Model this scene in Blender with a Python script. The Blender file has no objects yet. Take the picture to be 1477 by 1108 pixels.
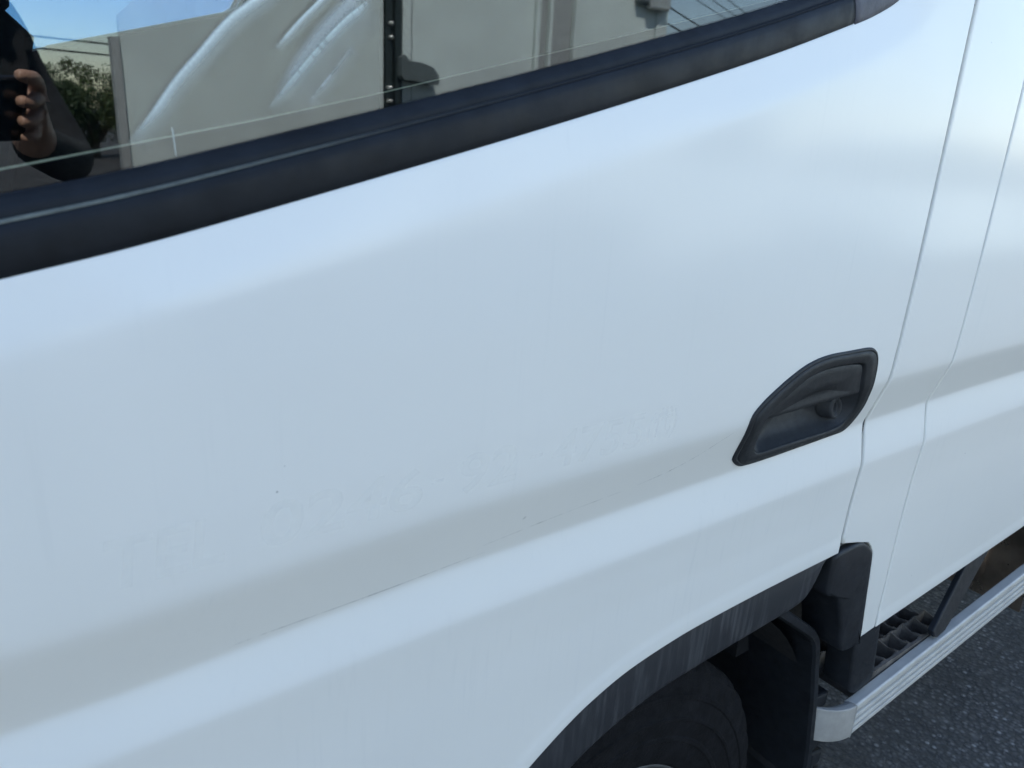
import bpy, bmesh, math, random
import numpy as np
from mathutils import Vector, Matrix
random.seed(7); rng = np.random.default_rng(7)
R = math.radians
scn = bpy.context.scene
col = scn.collection

# ------------------------------------------------------------------ camera, sky, sun, exposure
# X runs towards the rear of the van-cab truck, Y into it (its flank is Y = 0), Z up, metres.
CAM = Vector((0.0, -0.5, 1.36))
RIGHT = Vector((0.80914, -0.58525, 0.05270)); UP = Vector((0.14354, 0.28383, 0.94807)); BACK = Vector((-0.56982, -0.75955, 0.31366))
cam_d = bpy.data.cameras.new('camera'); cam = bpy.data.objects.new('camera', cam_d); col.objects.link(cam)
m = Matrix.Identity(4)
for i in range(3):
    m[i][0] = RIGHT[i]; m[i][1] = UP[i]; m[i][2] = BACK[i]; m[i][3] = CAM[i]
cam.matrix_world = m
cam_d.sensor_width = 36; cam_d.lens = 26.98; cam_d.clip_start = 0.01; cam_d.clip_end = 3000
cam_d.dof.use_dof = True; cam_d.dof.focus_distance = 1.0; cam_d.dof.aperture_fstop = 9.0
scn.camera = cam

SUN_EL, SUN_AZ = R(57), (-0.45, 0.89)        # the sun stands on the far side of the truck: this flank is in shade
w = bpy.data.worlds.new('World'); scn.world = w; w.use_nodes = True
nt = w.node_tree; nt.nodes.clear()
sky = nt.nodes.new('ShaderNodeTexSky'); sky.sky_type = 'NISHITA'; sky.sun_disc = False
sky.sun_elevation = SUN_EL; sky.sun_rotation = math.atan2(SUN_AZ[0], SUN_AZ[1]); sky.air_density = 1.0; sky.dust_density = 0.4; sky.ozone_density = 0.3
bg = nt.nodes.new('ShaderNodeBackground'); bg.inputs[1].default_value = 0.12
wo = nt.nodes.new('ShaderNodeOutputWorld')
nt.links.new(sky.outputs[0], bg.inputs[0]); nt.links.new(bg.outputs[0], wo.inputs[0])
sd = bpy.data.lights.new('sun', 'SUN'); sd.energy = 4.2; sd.angle = R(0.53); sd.color = (1.0, 0.97, 0.925)
so = bpy.data.objects.new('sun', sd); col.objects.link(so)
dirv = Vector((SUN_AZ[0]*math.cos(SUN_EL), SUN_AZ[1]*math.cos(SUN_EL), math.sin(SUN_EL)))
so.rotation_euler = dirv.to_track_quat('Z', 'Y').to_euler(); so.location = (-3, 6, 9)
scn.view_settings.view_transform = 'Standard'; scn.view_settings.look = 'None'
scn.view_settings.exposure = 1.88; scn.view_settings.gamma = 1.0; scn.view_settings.use_curve_mapping = False
scn.cycles.max_bounces = 10; scn.cycles.transparent_max_bounces = 24

# ------------------------------------------------------------------ materials
class NT:
    def __init__(s, name):
        s.m = bpy.data.materials.new(name); s.m.use_nodes = True; s.t = s.m.node_tree; s.t.nodes.clear()
        s.out = s.n('ShaderNodeOutputMaterial'); s._co = None
    def n(s, typ, **kw):
        o = s.t.nodes.new(typ)
        for k, v in kw.items():
            if hasattr(o, k): setattr(o, k, v)
            else: o.inputs[k].default_value = v
        return o
    def l(s, a, b): s.t.links.new(a, b)
    def co(s):
        if s._co is None: s._co = s.n('ShaderNodeTexCoord').outputs['Object']
        return s._co
    def noise(s, scale, detail=3, rough=.55, stretch=None, src=None):
        v = src or s.co()
        if stretch:
            mp = s.n('ShaderNodeMapping'); mp.inputs['Scale'].default_value = stretch; s.l(v, mp.inputs[0]); v = mp.outputs[0]
        o = s.n('ShaderNodeTexNoise'); o.inputs['Scale'].default_value = scale; o.inputs['Detail'].default_value = detail; o.inputs['Roughness'].default_value = rough
        s.l(v, o.inputs['Vector']); return o.outputs['Fac']
    def ramp(s, f, stops):
        o = s.n('ShaderNodeValToRGB'); e = o.color_ramp.elements
        while len(e) < len(stops): e.new(.5)
        for i, (p, c) in enumerate(stops):
            e[i].position = p; e[i].color = (c if isinstance(c, tuple) else (c, c, c)) + (1,)
        s.l(f, o.inputs[0]); return o.outputs[0]
    def mix(s, f, a, b, mode='MIX'):
        o = s.n('ShaderNodeMix', data_type='RGBA', blend_type=mode)
        for sock, v in ((o.inputs[0], f), (o.inputs[6], a), (o.inputs[7], b)):
            if hasattr(v, 'links'): s.l(v, sock)
            elif isinstance(v, tuple): sock.default_value = v + (1,)
            else: sock.default_value = v
        return o.outputs[2]
    def math(s, op, a, b=0.0, c=None):
        o = s.n('ShaderNodeMath', operation=op)
        for i, v in enumerate((a, b, c)):
            if v is None: continue
            if hasattr(v, 'links'): s.l(v, o.inputs[i])
            else: o.inputs[i].default_value = v
        return o.outputs[0]
    def bump(s, h, strength=.2, dist=.01):
        o = s.n('ShaderNodeBump'); o.inputs['Strength'].default_value = strength; o.inputs['Distance'].default_value = dist
        s.l(h, o.inputs['Height']); return o.outputs[0]
    def bsdf(s, color=None, rough=.5, metal=0, normal=None, **kw):
        b = s.n('ShaderNodeBsdfPrincipled')
        for k, v in (('Base Color', color), ('Roughness', rough), ('Metallic', metal), ('Normal', normal)):
            if v is None: continue
            if hasattr(v, 'links'): s.l(v, b.inputs[k])
            else: b.inputs[k].default_value = (v + (1,)) if isinstance(v, tuple) else v
        for k, v in kw.items(): b.inputs[k.replace('_', ' ')].default_value = v
        s.l(b.outputs[0], s.out.inputs[0]); return b

def plain(name, c, rough=.5, metal=0, var=.15, scale=40, bump=.0, **kw):
    M = NT(name); f = M.noise(scale, 4)
    lo = tuple(x*(1-var) for x in c); hi = tuple(min(1, x*(1+var)) for x in c)
    colr = M.ramp(f, [(.3, lo), (.7, hi)])
    nrm = M.bump(M.noise(scale*6, 3), bump, .002) if bump else None
    rr = M.ramp(M.noise(scale*1.7, 4), [(.3, max(0, rough-.08)), (.75, min(1, rough+.1))])
    M.bsdf(colr, rr, metal, nrm, **kw); return M.m

def paint_material():
    M = NT('white_cab_paint')
    base = (.82, .805, .745)
    blotch = M.noise(2.2, 4)
    c = M.mix(M.ramp(blotch, [(.35, .0), (.75, .2)]), base, (.73, .74, .70))
    # thin rain runs below ledges, and road film low down
    run = M.noise(1.0, 3, .6, (170, 170, 5))
    runm = M.ramp(run, [(.56, 0.), (.72, .16)])
    patch = M.ramp(M.noise(3.1, 3), [(.45, 0.), (.68, 1.)])
    c = M.mix(M.math('MULTIPLY', runm, patch), c, (.60, .61, .58))
    # fine peppered specks and chips
    v = M.n('ShaderNodeTexVoronoi'); v.inputs['Scale'].default_value = 26; v.inputs['Randomness'].default_value = 1
    M.l(M.co(), v.inputs['Vector'])
    sp = M.ramp(v.outputs['Distance'], [(.016, 1.), (.028, 0.)])
    sel = M.ramp(M.noise(9, 2), [(.58, 0.), (.62, 1.)])
    c = M.mix(M.math('MULTIPLY', sp, sel), c, (.10, .095, .085))
    orange = M.noise(260, 2)
    wave = M.noise(5.5, 2)
    nrm = M.bump(M.math('ADD', M.math('MULTIPLY', orange, .03), M.math('MULTIPLY', wave, 1.0)), .10, .004)
    rr = M.ramp(M.noise(7, 5), [(.3, .40), (.75, .52)])
    M.bsdf(c, rr, 0, nrm, Coat_Weight=.6, Coat_Roughness=.15, Coat_IOR=1.5)
    return M.m

def glass_material(name, tint, r0):
    M = NT(name)
    lw = M.n('ShaderNodeLayerWeight'); lw.inputs['Blend'].default_value = .5
    f = M.math('POWER', lw.outputs['Facing'], 5.0)
    f = M.math('MULTIPLY_ADD', f, 1-r0, r0)
    gl = M.n('ShaderNodeBsdfGlossy'); gl.inputs['Roughness'].default_value = .0
    tr = M.n('ShaderNodeBsdfTransparent'); tr.inputs[0].default_value = tint + (1,)
    mx = M.n('ShaderNodeMixShader'); M.l(f, mx.inputs[0]); M.l(tr.outputs[0], mx.inputs[1]); M.l(gl.outputs[0], mx.inputs[2])
    M.l(mx.outputs[0], M.out.inputs[0]); return M.m

def light_streak_material(name, colr, peak, streaky=True):  # highlights along scratched film, put into a whitish see-through colour
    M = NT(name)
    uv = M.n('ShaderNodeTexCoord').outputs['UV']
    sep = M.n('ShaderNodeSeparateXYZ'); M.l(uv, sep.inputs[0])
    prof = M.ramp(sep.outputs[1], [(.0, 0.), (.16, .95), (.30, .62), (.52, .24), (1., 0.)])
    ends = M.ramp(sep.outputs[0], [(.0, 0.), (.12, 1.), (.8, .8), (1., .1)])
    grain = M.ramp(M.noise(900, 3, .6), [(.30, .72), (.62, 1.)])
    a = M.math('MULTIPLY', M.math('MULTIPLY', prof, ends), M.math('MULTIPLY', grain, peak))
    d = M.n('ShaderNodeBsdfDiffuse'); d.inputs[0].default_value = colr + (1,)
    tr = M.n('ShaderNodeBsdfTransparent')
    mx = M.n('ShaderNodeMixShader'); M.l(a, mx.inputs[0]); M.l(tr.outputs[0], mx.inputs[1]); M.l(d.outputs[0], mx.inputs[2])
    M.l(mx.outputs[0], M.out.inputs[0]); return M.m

def scuff_material():
    M = NT('scuff_grime')
    a = M.ramp(M.noise(75, 5, .7), [(.36, .0), (.70, .38)])
    b = M.n('ShaderNodeBsdfPrincipled'); b.inputs['Base Color'].default_value = (.30, .31, .30, 1); b.inputs['Roughness'].default_value = .6
    tr = M.n('ShaderNodeBsdfTransparent')
    mx = M.n('ShaderNodeMixShader'); M.l(a, mx.inputs[0]); M.l(tr.outputs[0], mx.inputs[1]); M.l(b.outputs[0], mx.inputs[2])
    M.l(mx.outputs[0], M.out.inputs[0]); return M.m

def ghost_material():
    M = NT('lettering_residue')
    a = M.ramp(M.noise(60, 4, .65), [(.2, .04), (.8, .13)])
    b = M.n('ShaderNodeBsdfPrincipled'); b.inputs['Base Color'].default_value = (.97, .97, .92, 1); b.inputs['Coat Weight'].default_value = .6; b.inputs['Coat Roughness'].default_value = .17; b.inputs['Roughness'].default_value = .45
    tr = M.n('ShaderNodeBsdfTransparent')
    mx = M.n('ShaderNodeMixShader'); M.l(a, mx.inputs[0]); M.l(tr.outputs[0], mx.inputs[1]); M.l(b.outputs[0], mx.inputs[2])
    M.l(mx.outputs[0], M.out.inputs[0]); return M.m

def asphalt_material():
    M = NT('asphalt')
    v = M.n('ShaderNodeTexVoronoi'); v.inputs['Scale'].default_value = 78; M.l(M.co(), v.inputs['Vector'])
    v2 = M.n('ShaderNodeTexVoronoi'); v2.inputs['Scale'].default_value = 240; M.l(M.co(), v2.inputs['Vector'])
    hue = M.n('ShaderNodeSeparateColor'); M.l(v.outputs['Color'], hue.inputs[0])
    stone = M.ramp(hue.outputs[0], [(.0, (.034, .034, .035)), (.6, (.066, .066, .067)), (.9, (.11, .11, .11)), (1., (.26, .26, .255))])
    gapm = M.ramp(v.outputs['Distance'], [(.25, 0.), (.55, 1.)])
    c = M.mix(gapm, stone, (.020, .020, .021))
    c = M.mix(M.ramp(M.noise(1.1, 5), [(.35, 0.), (.75, .4)]), c, (.12, .117, .11))
    c = M.mix(M.ramp(M.noise(3.4, 4), [(.52, 0.), (.7, .75)]), c, (.018, .018, .019))
    c = M.mix(M.ramp(M.noise(19, 3), [(.6, 0.), (.75, .5)]), c, (.15, .145, .135))
    h = M.math('SUBTRACT', 1., v.outputs['Distance'])
    h = M.math('ADD', h, M.math('MULTIPLY', v2.outputs['Distance'], -.3))
    M.bsdf(c, .78, 0, M.bump(h, .9, .006)); return M.m

def trim_material():        # wheel-arch plastic, chalked and brushed in slanting swipes
    M = NT('chalky_arch_plastic')
    sw = M.noise(1.0, 4, .6, (115, 20, 9))
    mask = M.ramp(sw, [(.46, 0.), (.74, .8)])
    zone = M.ramp(M.noise(7.5, 2), [(.36, 0.), (.6, 1.)])
    c = M.mix(M.math('MULTIPLY', mask, zone), (.020, .022, .026), (.085, .088, .092))
    M.bsdf(c, .55, 0, M.bump(M.noise(600, 2), .15, .001)); return M.m

def rubber_lip_material():  # belt moulding lip: dust plus a painted-in reflected highlight, fading towards the rear
    M = NT('dusty_highlight_rubber')
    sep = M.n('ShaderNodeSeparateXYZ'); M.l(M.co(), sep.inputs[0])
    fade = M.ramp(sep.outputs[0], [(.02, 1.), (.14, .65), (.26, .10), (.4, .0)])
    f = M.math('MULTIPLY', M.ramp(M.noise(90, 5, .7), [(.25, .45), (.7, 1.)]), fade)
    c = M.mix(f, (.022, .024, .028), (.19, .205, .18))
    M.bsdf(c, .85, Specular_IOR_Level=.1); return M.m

def leaf_material(name, c):
    M = NT(name)
    oi = M.n('ShaderNodeNewGeometry')
    f = M.noise(1.6, 4)
    cc = M.ramp(f, [(.3, tuple(x*.55 for x in c)), (.72, tuple(x*1.45 for x in c))])
    b = M.bsdf(cc, .55)
    return M.m

MAT = dict(
    paint=paint_material(),
    glass=glass_material('side_glass', (.84, .88, .875), .062),
    dark_glass=glass_material('tinted_far_glass', (.30, .42, .60), .05),
    film=glass_material('tint_film', (.56, .64, .63), .045),
    jamb=plain('door_jamb_paint', (.045, .047, .05), .7),
    black=plain('black_plastic', (.012, .014, .017), .5, var=.25, bump=.12, Specular_IOR_Level=.35),
    handle=plain('handle_plastic', (.014, .016, .018), .58, var=.12, scale=60, bump=.10, Specular_IOR_Level=.4),
    pocket=plain('handle_pocket_plastic', (.026, .029, .033), .6, var=.15, scale=60, bump=.12, Specular_IOR_Level=.35),
    trim=trim_material(),
    mould=plain('belt_moulding_rubber', (.008, .010, .013), .5, var=.35, scale=30, bump=.06, Specular_IOR_Level=.25),
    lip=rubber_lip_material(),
    corner=plain('corner_seal_rubber', (.085, .085, .10), .6, var=.2, scale=60, bump=.2),
    rubber=plain('tyre_rubber', (.006, .006, .007), .9, var=.5, scale=50, bump=.6, Specular_IOR_Level=.2),
    rim=plain('wheel_rim_steel', (.10, .10, .10), .55, .4, var=.4, scale=20),
    alu=plain('brushed_step_aluminium', (.55, .535, .49), .5, .12, var=.08, scale=25, bump=.05),
    cap=plain('step_cap_plastic', (.34, .33, .305), .55, var=.12),
    tray=plain('cast_step_tray', (.13, .115, .10), .75, var=.4, scale=35, bump=.4),
    under=plain('underbody_black', (.012, .012, .013), .85, var=.3),
    pipe=plain('exhaust_steel', (.30, .25, .21), .32, .9, var=.35, scale=14),
    trimdark=plain('interior_trim', (.012, .012, .014), .8),
    seat=plain('seat_fabric', (.012, .012, .013), .95),
    edge=plain('film_edge_glue', (.50, .48, .36), .8),
    light_streak=light_streak_material('painted_light_streak', (.88, .96, .90), 1.0),  # light streaks on the window, painted as pale diffuse colour
    light_streak_soft=light_streak_material('faint_painted_streak', (.82, .88, .85), .5),
    ghost=ghost_material(),
    scratch=scuff_material(),
    boxwhite=plain('box_body_white', (.60, .66, .63), .38, var=.09, scale=4),
    boxgrey=plain('box_body_grey', (.34, .35, .34), .45, var=.08),
    boxdark=plain('box_seal_rubber', (.02, .03, .03), .5),
    steel=plain('latch_zinc', (.11, .13, .13), .5, .1),
    bright=plain('bright_zinc', (.55, .55, .52), .5, .7),
    conc=plain('concrete', (.36, .35, .33), .85, var=.2, scale=6, bump=.3),
    wire=plain('cable_black', (.012, .012, .012), .6),
    bark=plain('bark', (.07, .055, .04), .9, var=.4, scale=12, bump=.5),
    leaf_a=leaf_material('leaves_dark', (.035, .060, .018)),
    leaf_b=leaf_material('leaves_olive', (.060, .080, .022)),
    skin=plain('skin', (.42, .24, .17), .5, var=.1),
    cloth=plain('black_jacket_cloth', (.010, .011, .013), .9, var=.3),
    trouser=plain('navy_trouser_cloth', (.014, .017, .026), .9, var=.3),
    hair=plain('black_hair', (.008, .007, .006), .6),
    phone=plain('phone_glass', (.015, .015, .018), .15),
    white_eye=plain('eye_white', (.7, .7, .68), .3),
    asphalt=asphalt_material(),
    chip=plain('aggregate_chip', (.085, .086, .09), .8, var=.5, scale=20),
)

# ------------------------------------------------------------------ helpers
def mesh(name, verts, faces, mat, parent=None, smooth=False, loc=None):
    me = bpy.data.meshes.new(name); me.from_pydata([tuple(map(float, v)) for v in verts], [], faces); me.update()
    mats = mat if isinstance(mat, (list, tuple)) else [mat]
    for mm in mats: me.materials.append(MAT[mm] if isinstance(mm, str) else mm)
    if smooth:
        for p in me.polygons: p.use_smooth = True
    o = bpy.data.objects.new(name, me); col.objects.link(o)
    if parent is not None: o.parent = parent
    return o
def from_bm(name, bm, mat, parent=None, smooth=False):
    bmesh.ops.recalc_face_normals(bm, faces=bm.faces[:])
    me = bpy.data.meshes.new(name); bm.to_mesh(me); bm.free(); me.materials.append(MAT[mat] if isinstance(mat, str) else mat)
    if smooth:
        for p in me.polygons: p.use_smooth = True
    o = bpy.data.objects.new(name, me); col.objects.link(o)
    if parent is not None: o.parent = parent
    return o
def thing(name, label, cat, loc=(0, 0, 0), group=None):
    o = bpy.data.objects.new(name, None); col.objects.link(o); o.location = loc; o.empty_display_size = .1
    o['label'] = label; o['category'] = cat
    if group: o['group'] = group
    return o
def tag(o, label, cat, group=None):
    o['label'] = label; o['category'] = cat
    if group: o['group'] = group
    return o
def box_bm(x0, x1, y0, y1, z0, z1, bev=0, seg=2):
    bm = bmesh.new(); bmesh.ops.create_cube(bm, size=1)
    for v in bm.verts: v.co = Vector(((x0+x1)/2+v.co.x*(x1-x0), (y0+y1)/2+v.co.y*(y1-y0), (z0+z1)/2+v.co.z*(z1-z0)))
    if bev: bmesh.ops.bevel(bm, geom=bm.edges[:], offset=bev, segments=seg, profile=.5, affect='EDGES')
    return bm
def box(name, x0, x1, y0, y1, z0, z1, mat, parent=None, bev=0):
    return from_bm(name, box_bm(x0, x1, y0, y1, z0, z1, bev), mat, parent)
def prism(name, poly, y0, y1, mat, parent=None, bev=0, seg=2, smooth=False):
    """outline in (x, z) pushed along Y from y0 (outer) to y1"""
    bm = bmesh.new()
    a = [bm.verts.new((x, y0, z)) for x, z in poly]; b = [bm.verts.new((x, y1, z)) for x, z in poly]
    f0 = bm.faces.new(a); bm.faces.new(b[::-1]); n = len(poly)
    for i in range(n): bm.faces.new((a[i], a[(i+1) % n], b[(i+1) % n], b[i]))
    if bev:
        es = [e for e in bm.edges if all(v in a for v in e.verts)]
        bmesh.ops.bevel(bm, geom=es, offset=bev, segments=seg, profile=.5, affect='EDGES')
    return from_bm(name, bm, mat, parent, smooth)
def bevel_mod(o, w_=.003, seg=2):
    md = o.modifiers.new('soft_edges', 'BEVEL'); md.width = w_; md.segments = seg; md.limit_method = 'ANGLE'; return o
def tube(name, pts, r, mat, parent=None, seg=10, smooth=True):
    pts = [Vector(p) for p in pts]; vs = []; fs = []
    up = Vector((0, 0, 1))
    for i, p in enumerate(pts):
        d = (pts[min(i+1, len(pts)-1)]-pts[max(i-1, 0)]).normalized()
        a = d.cross(up) if abs(d.dot(up)) < .95 else d.cross(Vector((1, 0, 0))); a.normalize(); b = d.cross(a)
        rr = r[i] if isinstance(r, (list, tuple)) else r
        for k in range(seg):
            t = 2*math.pi*k/seg; vs.append(p+(a*math.cos(t)+b*math.sin(t))*rr)
    for i in range(len(pts)-1):
        for k in range(seg):
            fs.append((i*seg+k, i*seg+(k+1) % seg, (i+1)*seg+(k+1) % seg, (i+1)*seg+k))
    fs.append(tuple(range(seg))[::-1]); fs.append(tuple(range((len(pts)-1)*seg, len(pts)*seg)))
    return mesh(name, vs, fs, mat, parent, smooth)
def curve(pts, n=8):
    """Catmull-Rom through 2D points"""
    P = [np.array(p, float) for p in pts]; P = [2*P[0]-P[1]]+P+[2*P[-1]-P[-2]]; out = []
    for i in range(1, len(P)-2):
        for k in range(n):
            t = k/n; a, b, c, d = P[i-1:i+3]
            out.append(.5*((2*b)+(-a+c)*t+(2*a-5*b+4*c-d)*t*t+(-a+3*b-3*c+d)*t**3))
    out.append(P[-2]); return [tuple(map(float, q)) for q in out]
def dist_poly(x, z, poly):
    """distance of grid points to a polyline"""
    P = np.array(poly); d = np.full(x.shape, 9.)
    for a, b in zip(P[:-1], P[1:]):
        ab = b-a; L = max(ab@ab, 1e-12); t = np.clip(((x-a[0])*ab[0]+(z-a[1])*ab[1])/L, 0, 1)
        d = np.minimum(d, np.hypot(x-a[0]-t*ab[0], z-a[1]-t*ab[1]))
    return d
def sstep(a, b, x): t = np.clip((x-a)/(b-a), 0, 1); return t*t*(3-2*t)

# ------------------------------------------------------------------ the ground
gp = mesh('ground', [(-600, -600, 0), (600, -600, 0), (600, 600, 0), (-600, 600, 0)], [(0, 1, 2, 3)], 'asphalt'); gp['kind'] = 'structure'
vs, fs = [], []
for i in range(9000):                         # loose and proud chips of stone in the worn asphalt beside the truck
    x, y = rng.uniform(.9, 3.4), rng.uniform(-1.1, .9); s = rng.uniform(.0012, .0036); a0 = rng.uniform(0, 6.3); b = len(vs)
    for k in range(5):
        a = a0+k*1.2566; q = s*rng.uniform(.7, 1.2); vs.append((x+q*math.cos(a), y+q*math.sin(a), -.0005))
    for k in range(5):
        a = a0+.3+k*1.2566; q = s*rng.uniform(.35, .7); vs.append((x+q*math.cos(a), y+q*math.sin(a), s*rng.uniform(.5, 1.0)))
    for k in range(5): fs.append((b+k, b+(k+1) % 5, b+5+(k+1) % 5, b+5+k))
    fs.append(tuple(b+5+k for k in range(5)))
ch = mesh('asphalt_chips', vs, fs, 'chip'); ch['kind'] = 'stuff'; ch['label'] = 'small grey stone chips proud of the worn asphalt'; ch['category'] = 'gravel'

# ------------------------------------------------------------------ the white truck: flank surface
# cross-section of the flank (height, inward offset); the crease climbs slightly towards the rear
PZ = np.array([.3, .6, .78, .86, .905, .92, .926, .932, .940, .955, .962, .966, .969, .972, .976, .985, 1.0, 1.02, 1.029, 1.036, 1.042, 1.050, 1.065, 1.10, 1.2, 1.35, 3])
PY = np.array([.012, .008, .007, .005, .0022, .0008, .0006, .0014, .0033, .0070, .0087, .0095, .0098, .0095, .0084, .0056, .0009, -.0055, -.0085, -.0106, -.0120, -.0129, -.0137, -.0149, -.0166, -.0172, -.0172])
def crease_shift(x): return np.interp(x, [-.3, -.02, .05, .32, .7, 1.0, 1.3], [-.002, -.002, -.0015, .0125, .019, .030, .032])
def flank(x, z):
    cs = crease_shift(x)
    lo, mid, hi = .926+.42*cs, .969+cs, 1.06+cs*.9
    zz = np.where(z < lo, z-(.42*cs)*sstep(.7, .9, z),
         np.where(z < mid, .926+(z-lo)/(mid-lo)*(.969-.926),
         np.where(z < hi, .969+(z-mid)/(hi-mid)*(1.06-.969), z-(hi-1.06)*(1-sstep(hi, 1.3, z)))))
    return np.interp(zz, PZ, PY)
SILL = [(-.30, 1.203), (-.10, 1.2445), (.021, 1.2707), (.0879, 1.2853), (.1758, 1.3077), (.36, 1.3569), (.5102, 1.399), (.6536, 1.4414), (.7745, 1.4812), (.8147, 1.496), (.8495, 1.513), (.872, 1.532), (.888, 1.562), (.896, 1.61), (.9, 1.70), (.902, 1.98)]
SILLC = curve(SILL, 6); SX = np.array([p[0] for p in SILLC]); SZ = np.array([p[1] for p in SILLC])
def sill(x): return np.interp(x, SX, SZ)
ARCH = [(.262, .40), (.275, .47), (.30, .54), (.34, .61), (.385, .664), (.433, .6995), (.4791, .729), (.5181, .7485), (.5734, .7672), (.6487, .7798), (.7165, .7855), (.8331, .7905), (.9919, .7938), (1.03, .794)]
ARCHC = curve(ARCH, 6); AX = np.array([p[0] for p in ARCHC]); AZ = np.array([p[1] for p in ARCHC])
def arch(x): return np.where(x < .262, .40, np.interp(x, AX, AZ))

def panel(name, xl, xr, zb, zt, ncol, parent, top_roll=None, lip=None, hole=None, round_l=True, round_r=True, mat='paint'):
    ed = [0, .0004, .001, .0018, .0028, .0045, .008]
    un = [('l', d) for d in ed] + [('f', k/ncol) for k in range(1, ncol)] + [('r', d) for d in ed[::-1]]
    vn = [('b', d) for d in ed+[.014, .02, .026, .032]] + [('lo', k/26) for k in range(1, 27)]
    vn += [('abs', k) for k in [.919, .923, .926, .929, .933, .940, .948, .956, .961, .964, .9665, .969, .9715, .974, .978]+[.982+.004*q for q in range(38)]]
    vn += [('hi', k/30) for k in range(1, 30)] + [('t', d) for d in [.07, .062, .055, .05, .046, .042, .038, .034, .029, .024, .019, .014, .010, .007, .005, .0038, .0028, .002, .0013, .0007, .0003, 0]]
    nu, nv = len(un), len(vn)
    X = np.zeros((nu, nv)); Z = np.zeros((nu, nv))
    for i, (ku, du) in enumerate(un):
        for j, (kv, dv) in enumerate(vn):
            z = 1.0; x = 1.0
            for it in range(5):
                a, b = xl(z), xr(z); x = a+du if ku == 'l' else b-du if ku == 'r' else a+.010+(b-a-.020)*du
                B, T = float(zb(x)), float(zt(x)); cs = float(crease_shift(x))
                if kv == 'b': z = B+dv
                elif kv == 'lo': z = B+.034+(.915+.42*cs-B-.034)*dv
                elif kv == 'abs':
                    lo, mid, hi = .926+.42*cs, .969+cs, 1.06+cs*.9
                    z = lo+(dv-.926) if dv < .926 else lo+(dv-.926)/(.969-.926)*(mid-lo) if dv < .969 else mid+(dv-.969)/(1.06-.969)*(hi-mid) if dv < 1.06 else hi+(dv-1.06)
                elif kv == 'hi': z0 = 1.132+cs*.9; z = z0+(T-.075-z0)*dv
                else: z = T-dv
            X[i, j], Z[i, j] = x, z
    Y = flank(X, Z)
    if top_roll is not None:
        d = dist_poly(X, Z, top_roll)
        t = .040-d; Y = Y+.24*(np.sqrt(t*t+.006**2)+t)/2
        r = .0035; q = np.clip(r-d, 0, r); Y = Y+(r-np.sqrt(np.maximum(r*r-q*q, 0)))*1.0
    if lip is not None:
        d = dist_poly(X, Z, lip); Y = Y-.0011*(1-sstep(.017, .026, d))
    r = .0028
    dl = X-np.array([[xl(z) for z in row] for row in Z]); dr = np.array([[xr(z) for z in row] for row in Z])-X
    db = Z-zb(X) if lip is None else dist_poly(X, Z, lip)
    d = np.full(X.shape, 9.)
    if round_l: d = np.minimum(d, dl)
    if round_r: d = np.minimum(d, dr)
    d = np.minimum(d, db); q = np.clip(r-d, 0, r); Y = Y+r-np.sqrt(np.maximum(r*r-q*q, 0))
    idx = np.arange(nu*nv).reshape(nu, nv)
    verts = np.stack([X, Y, Z], -1).reshape(-1, 3).tolist(); faces = []
    hp = np.array(hole) if hole is not None else None
    def inside(x, z):
        c = False; n = len(hp)
        for k in range(n):
            x1, z1 = hp[k]; x2, z2 = hp[k-1]
            if (z1 > z) != (z2 > z) and x < (x2-x1)*(z-z1)/(z2-z1)+x1: c = not c
        return c
    for i in range(nu-1):
        for j in range(nv-1):
            if hp is not None:
                if .68 < X[i, j] < .97 and .98 < Z[i, j] < 1.13 and any(inside(X[a, b], Z[a, b]) for a, b in ((i, j), (i+1, j), (i+1, j+1), (i, j+1))): continue
            faces.append((idx[i, j], idx[i+1, j], idx[i+1, j+1], idx[i, j+1]))
    # folded flanges all round
    ring = [idx[i, 0] for i in range(nu)]+[idx[-1, j] for j in range(1, nv)]+[idx[i, -1] for i in range(nu-2, -1, -1)]+[idx[0, j] for j in range(nv-2, 0, -1)]
    base = len(verts)
    for k in ring: v = verts[k]; verts.append([v[0], v[1]+.016, v[2]])
    for k in range(len(ring)):
        k2 = (k+1) % len(ring); faces.append((ring[k], base+k, base+k2, ring[k2]))
    return mesh(name, verts, [tuple(int(v) for v in f) for f in faces], mat, parent, True)

truck = thing('crew_cab_truck', 'white crew cab truck seen close along its flank, black door handle and wheel arch', 'truck', (1.0, .85, 0))
class TruckParent:                              # parts are modelled in world coordinates and keep them under the truck's empty
    pass
def adopt(o, p):
    o.parent = p; o.matrix_parent_inverse = Matrix.Translation(-Vector(p.location)) if p.type == 'EMPTY' else Matrix.Identity(4); return o
T = None                                        # built unparented, adopted below
parts = []
def part(o): parts.append(o); return o

BEZ_OUT = [(0.7047, 1.0082), (0.7016, 1.0173), (0.7029, 1.0394), (0.7032, 1.0663), (0.7164, 1.0815), (0.7385, 1.0954), (0.7666, 1.1095), (0.7967, 1.1203), (0.8331, 1.1253), (0.8795, 1.1249), (0.9222, 1.1239), (0.9375, 1.1196), (0.9484, 1.1104), (0.9544, 1.093), (0.9579, 1.064), (0.9654, 1.0332), (0.959, 1.0089), (0.9465, 0.9977), (0.9132, 0.9958), (0.834, 0.9937), (0.7752, 0.9925), (0.7385, 0.9931), (0.7215, 0.9964)]
BEZ_IN = [(0.7389, 1.0167), (0.7371, 1.0234), (0.7335, 1.0572), (0.745, 1.0732), (0.7729, 1.0883), (0.8025, 1.1017), (0.8389, 1.1074), (0.8859, 1.1068), (0.9165, 1.1038), (0.9249, 1.0982), (0.9298, 1.0808), (0.9369, 1.0569), (0.945, 1.0351), (0.936, 1.014), (0.9144, 1.007), (0.8556, 1.0066), (0.7944, 1.0065), (0.76, 1.0062), (0.7481, 1.0091)]
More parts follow.
